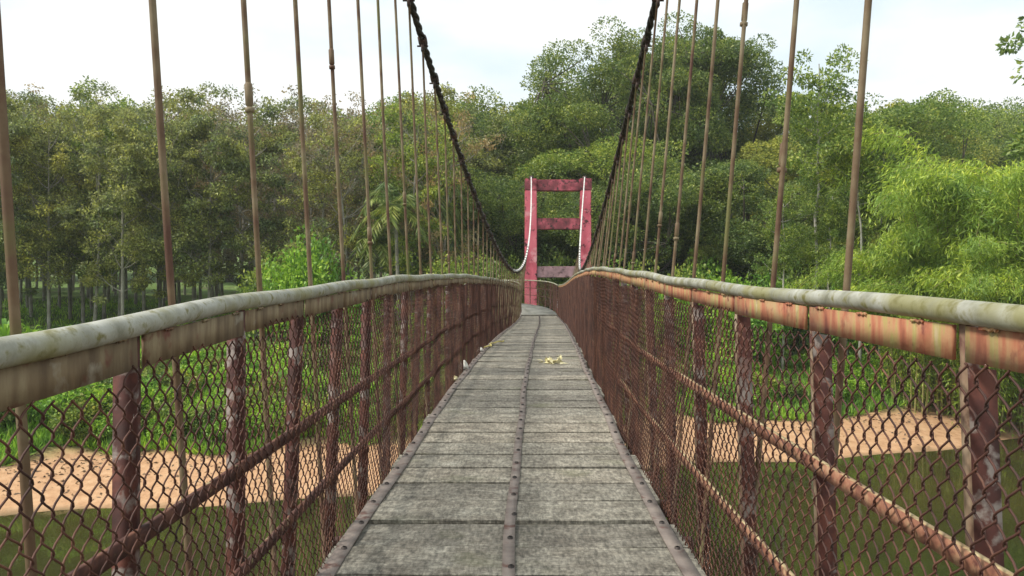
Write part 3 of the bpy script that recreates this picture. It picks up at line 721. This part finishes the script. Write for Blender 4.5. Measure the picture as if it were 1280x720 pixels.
def palm(seed, H=6.0, nf=17, fl=3.4):
    rng = np.random.default_rng(seed); root = tree_root('palm_tree'); tr = MB()
    T = bez(np.array([0, 0, -.4]), np.array([.2, .1, H * .5]), np.array([.1, .3, H]), 10); tube(tr, T, np.linspace(.17, .11, 10), 8)
    tr.build('trunk', M['bark_pale'], root, smooth=True)
    for k in range(nf):
        fb = MB(); a = k * 2.4; el = 1.1 - 1.3 * k / nf; b = np.array([math.cos(a), math.sin(a), 0])
        ln = fl * rng.uniform(.8, 1.1); p = T[-1]
        e = p + b * ln * math.cos(el) * .95 + [0, 0, ln * math.sin(el) - ln * .55]; m_ = p + b * ln * .5 * math.cos(el * .8) + [0, 0, ln * .55 * math.sin(el) + .35]
        B = bez(p, m_, e, 16); tube(fb, B, np.linspace(.03, .006, 16), 4)
        tn = unit(np.gradient(B, axis=0)); sd = unit(np.cross(tn, [0, 0, 1.0]))
        for s in (-1, 1):
            ii = np.repeat(np.arange(2, 16), 3); off = rng.random((len(ii), 1))
            c = B[ii] - tn[ii] * off * .2
            D = sd[ii] * s + tn[ii] * .55 + np.array([0, 0, -.45]) + rng.normal(0, .07, (len(ii), 3))
            leaf_cloud(fb, c, D, 0.75, 0.075, rng)
        fb.build('frond', M['leaf_palm'], root)
    return root

def shrub(seed, R=1.0, H=1.3, leaf='leaf_bright', L=0.15, W=0.085, n=18, nl=220, name='shrub'):
    rng = np.random.default_rng(seed); root = tree_root(name); tr, cr = MB(), MB()
    for k in range(n):
        a = rng.uniform(0, 6.28); r = R * math.sqrt(rng.random()) * .85; h = H * (0.35 + .65 * rng.random()) * (1 - .35 * r / R)
        e = np.array([math.cos(a) * r, math.sin(a) * r, h * .8])
        tube(tr, bez(np.array([math.cos(a) * r * .25, math.sin(a) * r * .25, -.15]), e * [.4, .4, .6], e, 5), np.linspace(.022, .008, 5), 4)
        clump_leaves(cr, e, R * rng.uniform(.28, .5), nl, L, W, rng, flat=.85, up=.2, shell=.25)
    tr.build('stems', M['bark_dark'], root, smooth=True); cr.build('foliage', M[leaf], root)
    return root

def bigleaf(seed, n=15, H=1.9):
    """upright plant with long arching blades"""
    rng = np.random.default_rng(seed); root = tree_root('broad_leaf_plant')
    for k in range(n):
        a = k * 2.4 + rng.uniform(-.3, .3); b = np.array([math.cos(a), math.sin(a), 0]); s = np.array([-b[1], b[0], 0])
        h = H * rng.uniform(.6, 1.1); r = h * rng.uniform(.35, .8)
        B = bez(b * .05 + [0, 0, -.1], b * r * .3 + [0, 0, h * 1.1], b * r + [0, 0, h * rng.uniform(.55, .9)], 7)
        wv = np.array([.03, .05, .12, .17, .16, .10, .01]) * h * .42
        fb = MB(); V = np.stack([B - s * wv[:, None] + [0, 0, .02], B + [0, 0, -.02], B + s * wv[:, None] + [0, 0, .02]], 1).reshape(-1, 3)
        F = [[i * 3 + j, i * 3 + j + 1, i * 3 + j + 4, i * 3 + j + 3] for i in range(6) for j in (0, 1)]
        fb.add(V, F); fb.build('leaf_blade', M['leaf_bright'], root, smooth=True)
    return root

used = set()
def place(proto, x, y, s=1.0, rz=None, label=None, cat='tree', group=None, sink=0.0, sz=None, name=None):
    if proto.name not in used: o = proto; used.add(proto.name)
    else: o = copy_tree(proto)
    o.location = (x, y, float(ground_z(x, y)) - sink)
    o.rotation_euler = (0, 0, random.uniform(0, 6.28) if rz is None else rz)
    o.scale = (s, s, s if sz is None else sz)
    for k in ('label', 'category', 'group'):
        if k in o: del o[k]
    return tag(o, label, cat, group)
def X_at(px, d): return (px - 640) / 1000.0 * d
def need_h(px, d, ytop):
    x = X_at(px, d); return (360 - ytop) / 1000.0 * d + EYE - float(ground_z(x, d))

# --- plantation on the left
rub = [rubber_tree(11, 15, 2.2, dens=.8), rubber_tree(12, 15, 2.0, dens=.95), rubber_tree(13, 15, 2.4, dens=0.65), rubber_tree(14, 15, 2.1, leaf='leaf_mid', dens=.8)]
dry = [rubber_tree(21, 15, 2.1, leaf='leaf_brown', dens=0.22), rubber_tree(22, 15, 2.3, leaf='leaf_brown', dens=0.32)]
PL = 'thin pale-stemmed olive green plantation tree'
PLM = 'thin fresh green leafy plantation tree'
DL = 'half-bare brownish plantation tree'
ROWS = [' in the front row facing the left bank', ' in the second row from the bank'] + [' deeper in the rows beyond the left bank'] * 6
cnt = 0
for r_, d in enumerate([47, 51.5, 56, 61, 66.5, 72, 78, 85]):
    xs0 = X_at(-130, d); xs1 = X_at(560 if d < 60 else 600, d)
    step = 2.7 + r_ * 0.16
    for x in np.arange(xs0, xs1, step):
        xx = x + random.uniform(-.8, .8); dd = d + random.uniform(-1.1, 1.1)
        px = 640 + 1000 * xx / dd
        bare = (250 < px < 480 and random.random() < 0.72) or random.random() < 0.14
        pr = random.choice(dry) if bare else random.choice(rub)
        ytop = 118 + random.uniform(-14, 20) + (12 if 300 < px < 420 else 0)
        s = need_h(px, dd, ytop) / TOP[pr.name]
        s = min(s, 1.12 * random.uniform(0.93, 1.05))
        place(pr, xx, dd, 0.96 * max(s, 0.9), label=(DL if bare else (PLM if pr is rub[3] else PL)) + ROWS[r_], group=('half-bare plantation trees' if bare else ('fresh green plantation trees' if pr is rub[3] else 'green plantation trees')) + ROWS[r_], sz=s)
        cnt += 1

# --- dense trees in the middle and on the right
bro = [broad_tree(31, 18, 6.6, z0=0.16), broad_tree(32, 18, 5.6, z0=0.14, lump=.34), broad_tree(33, 18, 6.0, leaf='leaf_mid', z0=0.16, lump=.27), broad_tree(34, 18, 5.0, z0=0.10, lump=.3), broad_tree(35, 18, 4.6, z0=0.2, leaf='leaf_light', lump=.30)]
giant = broad_tree(41, 22, 8.4, z0=0.14, nclump=330, nleaf=290, lump=0.20, name='giant_tree')
giant2 = broad_tree(42, 22, 7.6, z0=0.14, nclump=310, nleaf=290, lump=0.21, name='giant_tree')
d = 62; h = need_h(765, d, 52); place(giant, X_at(765, d), d, h / TOP[giant.name], 0.4, 'huge rounded dark evergreen tree rising behind the right main cable', 'tree')
d = 66; h = need_h(850, d, 44); place(giant2, X_at(850, d), d, h / TOP[giant2.name], 1.7, 'tallest leafy tree behind the hanger rods, next to the huge rounded evergreen', 'tree')
KIND = ['broad dark evergreen tree', 'lumpy dark evergreen tree', 'brighter mid green leafy tree', 'narrow dark evergreen tree', 'pale yellowish green tree']
BL_ = 'dense rounded evergreen tree in the forest wall behind the pink tower'
for px, d, yt, k in [(500, 66, 118, 2), (535, 62, 116, 4), (585, 70, 122, 1), (625, 63, 132, 0), (668, 68, 122, 3), (700, 74, 90, 1), (905, 68, 98, 0), (945, 72, 110, 4),
                     (640, 53, 205, 1), (700, 55, 190, 3), (790, 51, 190, 0), (860, 52, 200, 1), (925, 50, 190, 3), (560, 54, 215, 3), (745, 57, 165, 2), (880, 49, 275, 4), (590, 80, 130, 3), (830, 80, 70, 3)]:
    h = need_h(px, d, yt + 13); place(bro[k], X_at(px, d), d, h / TOP[bro[k].name] * (1.05 if yt < 150 else 1.2), None, KIND[k] + (' below taller crowns' if yt > 145 else ' topping the skyline') + ' in the forest behind the pink tower', 'tree', 'forest wall trees, kind %d, %s' % (k + 1, 'lower' if yt > 145 else 'upper'), sz=h / TOP[bro[k].name])
RL = 'leafy tree in the mixed forest behind the right hanger rods'
for px, d, yt, k in [(985, 66, 135, 4), (1040, 62, 150, 0), (1105, 60, 112, 2), (1140, 64, 118, 4), (1070, 70, 130, 1), (1000, 54, 215, 3), (1060, 52, 220, 1), (1120, 55, 190, 0), (960, 58, 165, 4), (1175, 58, 190, 4), (1030, 58, 180, 4), (1085, 49, 260, 4), (985, 48, 270, 2)]:
    h = need_h(px, d, yt + 13); place(bro[k], X_at(px, d), d, h / TOP[bro[k].name] * (1.05 if yt < 150 else 1.15), None, KIND[k] + (' low' if yt > 145 else ' high') + ' in the mixed forest behind the right hanger rods', 'tree', 'mixed forest trees, kind %d, %s' % (k + 1, 'lower' if yt > 145 else 'upper'), sz=h / TOP[bro[k].name])
FL = 'distant forest tree on the low hill beyond the bamboo'
for px, d, yt, k in [(1165, 92, 132, 0), (1205, 88, 134, 2), (1240, 96, 130, 1), (1275, 90, 132, 3), (1310, 95, 126, 0), (1345, 90, 122, 2), (1185, 110, 128, 1), (1255, 112, 128, 2), (1220, 78, 170, 3), (1270, 76, 165, 0), (1330, 76, 160, 1)]:
    h = need_h(px, d, yt + 13); place(bro[k], X_at(px, d), d, h / TOP[bro[k].name], None, FL, 'tree', 'hill trees beyond the bamboo', sz=h / TOP[bro[k].name])
BK = 'dark forest tree closing the view behind the plantation rows'
for k in range(46):
    px = -90 + k * 29; d = random.uniform(98, 116) if k < 26 else random.uniform(88, 100); h = need_h(px, d, random.uniform(150, 185) if k < 26 else random.uniform(190, 230)); place(bro[k % 4], X_at(px, d), d, h / TOP[bro[k % 4].name], None, BK if k < 26 else 'dark forest tree half seen between nearer crowns behind the pink tower', 'tree', 'backing forest' if k < 26 else 'backing forest behind the tower')

# --- slender trees, palms
sl = [slender_tree(51, 18, 2.7), slender_tree(52, 18, 2.0, z0=.7, nk=12), slender_tree(53, 18, 2.3, z0=.55)]
for px, d, yt, k, lb in [(1018, 41, 66, 0, 'tall thin pale-trunked tree with an open leafy top above the forest'),
                         (1074, 40, 135, 1, 'bare white-trunked slender tree just behind the outermost right hanger rod'),
                         (1037, 40.5, 235, 1, 'short slender sapling with pale stem between two taller pale trunks'),
                         (978, 41, 235, 2, 'thin young tree at the foot of the mixed forest beside the tall pale trunk'),
                         (1100, 40.5, 185, 1, 'crooked slender tree leaning at the edge of the bamboo')]:
    h = need_h(px, d, yt); place(sl[k], X_at(px, d), d, h / TOP[sl[k].name] * 0.9, None, lb, 'tree', sz=h / TOP[sl[k].name])
h = need_h(1300, 30, 58); place(slender_tree(54, 12, 1.6, z0=.7, nk=6), X_at(1338, 38), 38, 1.1 * h / 11.5, 2.0, 'sparse tree whose thin leafy twigs poke in above the bamboo', 'tree')
pm = palm(61)
for px, d, yt, s, lb in [(500, 44, 245, .78, 'palm tree with pale drooping fronds behind the left hanger rods'),
                         (540, 47, 232, .8, 'taller palm half hidden in the trees right of the drooping palm'),
                         (468, 46, 292, .62, 'small palm with low fronds beside the plantation edge'),
                         (1060, 42, 318, .55, 'young palm seedling beside the white trunk and bamboo')]:
    h = need_h(px, d, yt); place(pm, X_at(px, d), d, s, None, lb, 'palm', sz=h / 6.9)

# --- bamboo on the right
bam = [bamboo(71), bamboo(72, n=30, spread=4.8)]
for px, d, yt, k, lb in [(1185, 38, 210, 0, 'feathery bamboo clump with bare yellow canes at its top'),
                         (1262, 37, 165, 1, 'tallest feathery bamboo clump arching over the right bank'),
                         (1140, 37.5, 285, 1, 'low bamboo clump at the left end of the thicket'),
                         (1225, 35.5, 290, 0, 'low front bamboo clump drooping towards the sand'),
                         (1310, 35, 225, 0, 'bamboo clump at the outer end of the thicket'), (1330, 40, 150, 1, 'bamboo clump rising behind the tallest one')]:
    h = need_h(px, d, yt); place(bam[k], X_at(px, d), d, max(.62, h / 9.6), None, lb, 'bamboo', sz=h / TOP[bam[k].name])
mbc = MB(); rng = np.random.default_rng(5)
cx, cd = X_at(1165, 38.5), 38.5
for k in range(6):
    a = rng.uniform(-1, 1); h = need_h(1165, 38.5, 195) * rng.uniform(.8, 1.02)
    tube(mbc, bez(np.array([a * .4, 0, -.4]), np.array([a * .4 - .3, 0, h * .5]), np.array([a * 1.6 - .9, rng.uniform(-.5, .5), h]), 9), np.linspace(.055, .03, 9), 6, caps=True)
o = mbc.build('dead_canes', M['culm'], None, True, (cx, cd, float(ground_z(cx, cd)))); tag(o, 'bare yellow dead bamboo canes sticking out above the thicket', 'bamboo')

# --- shrubs and undergrowth
sh = [shrub(81), shrub(82, 1.2, 1.1, n=18), shrub(83, .9, 1.6, leaf='leaf_mid'), shrub(84, 1.1, 1.3, leaf='leaf_dark')]
young = [shrub(91, 1.7, 4.2, leaf='leaf_bright', L=.19, W=.10, n=34, nl=120, name='young_tree'), shrub(92, 1.8, 4.6, leaf='leaf_mid', L=.19, W=.10, n=34, nl=120, name='young_tree')]
bl = [bigleaf(95), bigleaf(96, 12, 1.5)]
SK = ['low round bright green shrub on the {} bank above the sand', 'wide sprawling bright green shrub on the {} bank above the sand', 'upright mid green shrub on the {} bank above the sand', 'darker leaved low shrub on the {} bank above the sand']
SG = ['round bright shrubs, {} bank', 'sprawling bright shrubs, {} bank', 'upright shrubs, {} bank', 'dark shrubs, {} bank']
SL = 'low bright green shrub on the grassy left bank above the sand'
SR = 'low bright green shrub on the right bank above the sand'
ns = 0
for k in range(235):
    left = k < 105 or k >= 190
    px = random.uniform(-40, 610) if left else random.uniform(760, 1330)
    t_ = 4.9 + 12 * random.random() ** 1.3 if left else 5.0 + 9 * random.random() ** 1.3
    if k >= 190: t_ = random.uniform(4.5, 7.0); px = random.uniform(60, 480)
    d = 30.0
    for _ in range(6): d = float(edge(X_at(px, d))) + t_ / 0.95
    x = X_at(px, d)
    if abs(x - CX(31)) < 3.0 and d < 44: continue
    s = random.uniform(.6, 1.15) * (1.0 if t_ > 6 else .75)
    q = random.randrange(4)
    if px < 340:                                      # low growth only, the trunks behind stay in view
        s = min(s, max(.35, ((360 - 402) / 1000 * d + EYE - float(ground_z(x, d))) / 1.75))
        if t_ > 11: s *= .8
    bank = 'left' if left else 'right'
    place(sh[q], x, d, s, None, SK[q].format('grassy ' + bank), 'shrub', SG[q].format(bank))
YL = ['bright green bushy young tree at the forest edge', 'duller mid green bushy young tree at the forest edge']
for px, d, yt in [(368, 42, 255), (395, 43.5, 235), (345, 44, 290), (560, 43, 300), (600, 44, 300), (455, 42, 315), (640, 47, 300), (690, 49, 285), (720, 52, 300), (800, 45, 300), (860, 44, 305), (905, 43, 300), (955, 44, 295),
                  (1000, 45, 300), (880, 47, 270), (1045, 44, 305), (760, 47, 290), (830, 42, 325), (930, 41, 325), (1100, 42, 315)]:
    h = need_h(px, d, yt); q = random.randrange(2); place(young[q], X_at(px, d), d, random.uniform(.85, 1.15), None, YL[q] + (' left of the bridge' if px < 650 else ' right of the tower'), 'tree', '%s young trees %s' % (('bright', 'dull')[q], 'left' if px < 650 else 'right'), sz=h / 4.6)
GL = 'broad-leaved plant with arching blades in the bank undergrowth'
for k in range(34):
    px = random.choice([random.uniform(0, 600), random.uniform(880, 1300)]); d = random.uniform(36, 43); x = X_at(px, d)
    if inland(x, d) < 5.5: continue
    place(random.choice(bl), x, d, random.uniform(.6, 1.1), None, GL, 'plant', 'broad-leaved bank plants')

# --- fallen leaves, twigs and pebbles strewn on the sand
rng = np.random.default_rng(123)
lm = MB(); n = 2600; px = rng.uniform(-80, 1360, n); tt = 0.3 + 4.2 * rng.random(n) ** 0.45; y = np.full(n, 30.0)
for _ in range(6): y = edge((px - 640) / 1000 * y) + tt / 0.95
x = (px - 640) / 1000 * y
P = np.stack([x, y, ground_z(x, y) + 0.012], 1)
leaf_cloud(lm, P, np.column_stack([rng.normal(size=(n, 2)), rng.normal(0, .12, n)]), 0.17, 0.07, rng)
M['dead_leaf'] = patchy('dead_leaf', [(0.3, (0.07, 0.045, 0.028)), (0.7, (0.24, 0.16, 0.09))], 3, bump_d=0.001)
tag(lm.build('sand_litter', M['dead_leaf']), 'dry leaves and twigs strewn over the sand', 'litter', kind='stuff')
# --- ground cover: grass and weeds nobody could count
rng = np.random.default_rng(99)
gm = MB(); n = 78000
px = rng.uniform(-60, 1340, n * 2); tt = 3.7 + 50 * rng.random(n * 2) ** 1.9 + 0.9 * np.abs(np.sin(px * 0.021) * np.sin(px * 0.0083 + 1))
y = np.full(n * 2, 34.0)
for _ in range(6): y = edge((px - 640) / 1000 * y) + tt / 0.95
x = (px - 640) / 1000 * y
keep = (rng.random(n * 2) < 0.5); x, y = x[keep], y[keep]
P = np.stack([x, y, ground_z(x, y) - 0.03], 1)
D = rng.normal(size=P.shape) * .45 + np.array([0, 0, 1.0])
leaf_cloud(gm, P, D, 0.42, 0.075, rng)
tag(gm.build('grass', M['leaf_bright']), 'tall grass and weeds covering the river bank', 'grass', kind='stuff')

# ------------------------------------------------------------------ litter on the deck and the bank
M['rope'] = patchy('yellow_rope', [(0.3, (0.45, 0.36, 0.10)), (0.7, (0.62, 0.52, 0.18))], 20, bump_d=0.001)
M['scrap'] = patchy('white_scrap', [(0.3, (0.55, 0.52, 0.44)), (0.7, (0.75, 0.73, 0.66))], 30, bump_d=0.001)
M['petal'] = patchy('pale_yellow_litter', [(0.3, (0.60, 0.52, 0.24)), (0.7, (0.78, 0.72, 0.46))], 30, bump_d=0.001)
def on_deck(px, py):
    ys = np.linspace(2, 30, 3000); yy = 360 - 1000 * CZ(ys) / ys; i = np.argmin(abs(yy - py)); d = ys[i]
    return X_at(px, d), d, EYE + float(CZ(d))
x, y, z = on_deck(690, 454)
mb = MB(); rng = np.random.default_rng(3)
for k in range(26):
    c = np.array([rng.normal(0, .07), rng.normal(0, .05), 0.006 + rng.random() * .02]); clump_leaves(mb, c, .02, 2, .09, .05, rng, flat=.3, up=.3, shell=.1)
mb.V = [np.column_stack([v[:, :2], np.maximum(v[:, 2], 0.002)]) for v in mb.V]
tag(mb.build('leaf_litter', M['petal'], loc=(x, y, z + 0.003)), 'small heap of pale yellow fallen petals on the deck planks', 'litter')
x, y, z = on_deck(622, 431)
mb = MB(); th = np.linspace(0, 1, 40)
P = np.stack([-0.14 + .26 * th + .05 * np.sin(th * 9), -.85 + 1.35 * th - .25 * np.sin(th * 6.28) * th, .014 + .012 * np.abs(np.sin(th * 15))], 1)
tube(mb, P, .011, 6, caps=True)
tag(mb.build('rope', M['rope'], smooth=True, loc=(x - .05, y, z + .008)), 'loose yellow rope lying along the left edge of the deck', 'rope')
for (px, py, sc_, lb) in [(580, 462, 1.0, 'crumpled white paper scrap caught at the left deck edge'), (600, 440, .7, 'small white scrap beside the yellow rope on the deck'), (567, 476, .6, 'small pale dry leaf scrap at the left deck edge')]:
    x, y, z = on_deck(px, py); bm = bmesh.new(); bmesh.ops.create_icosphere(bm, subdivisions=2, radius=.05 * sc_)
    r = random.Random(px)
    for v in bm.verts: v.co = Vector((v.co.x * 1.2, v.co.y * 1.5, max(-.028 * sc_, v.co.z * 1.3))) * r.uniform(.6, 1.25); 
    zmin = min(v.co.z for v in bm.verts)
    me = bpy.data.meshes.new('paper_scrap'); bm.to_mesh(me); bm.free(); me.materials.append(M['scrap'] if sc_ > .65 else M['petal'])
    tag(link('paper_scrap', me, None, (x, y, z - zmin + .002)), lb, 'litter')
M['drift'] = patchy('driftwood', [(0.3, (0.08, 0.06, 0.045)), (0.7, (0.22, 0.18, 0.13))], 6, bump_d=0.004)
for k, (px, t_, ln, lb) in enumerate([(1255, 3.6, 2.2, 'long grey driftwood log on the right sand by the bamboo'), (1238, 2.6, 1.3, 'short driftwood branch on the right sand'), (378, 5.0, 2.4, 'dark fallen branch lying where the left grass meets the sand'), (250, 4.4, 1.5, 'short dark stick at the top of the left sand')]):
    d = 30.0
    for _ in range(6): d = float(edge(X_at(px, d))) + t_ / .95
    x = X_at(px, d); mb = MB(); r = np.random.default_rng(k)
    P = np.stack([np.linspace(-ln / 2, ln / 2, 8), r.normal(0, .05, 8), .05 + np.abs(r.normal(0, .04, 8))], 1); tube(mb, P, np.linspace(.07, .03, 8), 6, caps=True)
    tube(mb, [P[4], P[4] + [.2, .1, .2], P[4] + [.5, .1, .32]], [.03, .02, .012], 5)
    o = mb.build('driftwood', M['drift'], smooth=True, loc=(x, d, float(ground_z(x, d)))); o.rotation_euler = (0, 0, r.uniform(-.3, .3)); tag(o, lb, 'driftwood')
# prototypes nobody placed would stay at the camera: remove them
for o in list(COL.objects):
    if o.parent is None and o.type == 'EMPTY' and 'label' not in o.keys():
        for c in list(o.children): bpy.data.objects.remove(c)
        bpy.data.objects.remove(o)

# ------------------------------------------------------------------ thin moist air
hz = MB(); v, f = box_verts(-650, 650, -340, 1250, -6, 75); hz.add(v, f)
hm = bpy.data.materials.new('moist_air'); hm.use_nodes = True; ht = hm.node_tree; ht.nodes.clear()
ho = ht.nodes.new('ShaderNodeOutputMaterial'); pv = ht.nodes.new('ShaderNodeVolumePrincipled')
pv.inputs['Color'].default_value = (0.92, 0.95, 0.97, 1); pv.inputs['Density'].default_value = 0.00045
ht.links.new(pv.outputs['Volume'], ho.inputs['Volume'])
tag(hz.build('haze', hm), 'thin moist haze over the river valley', kind='stuff')
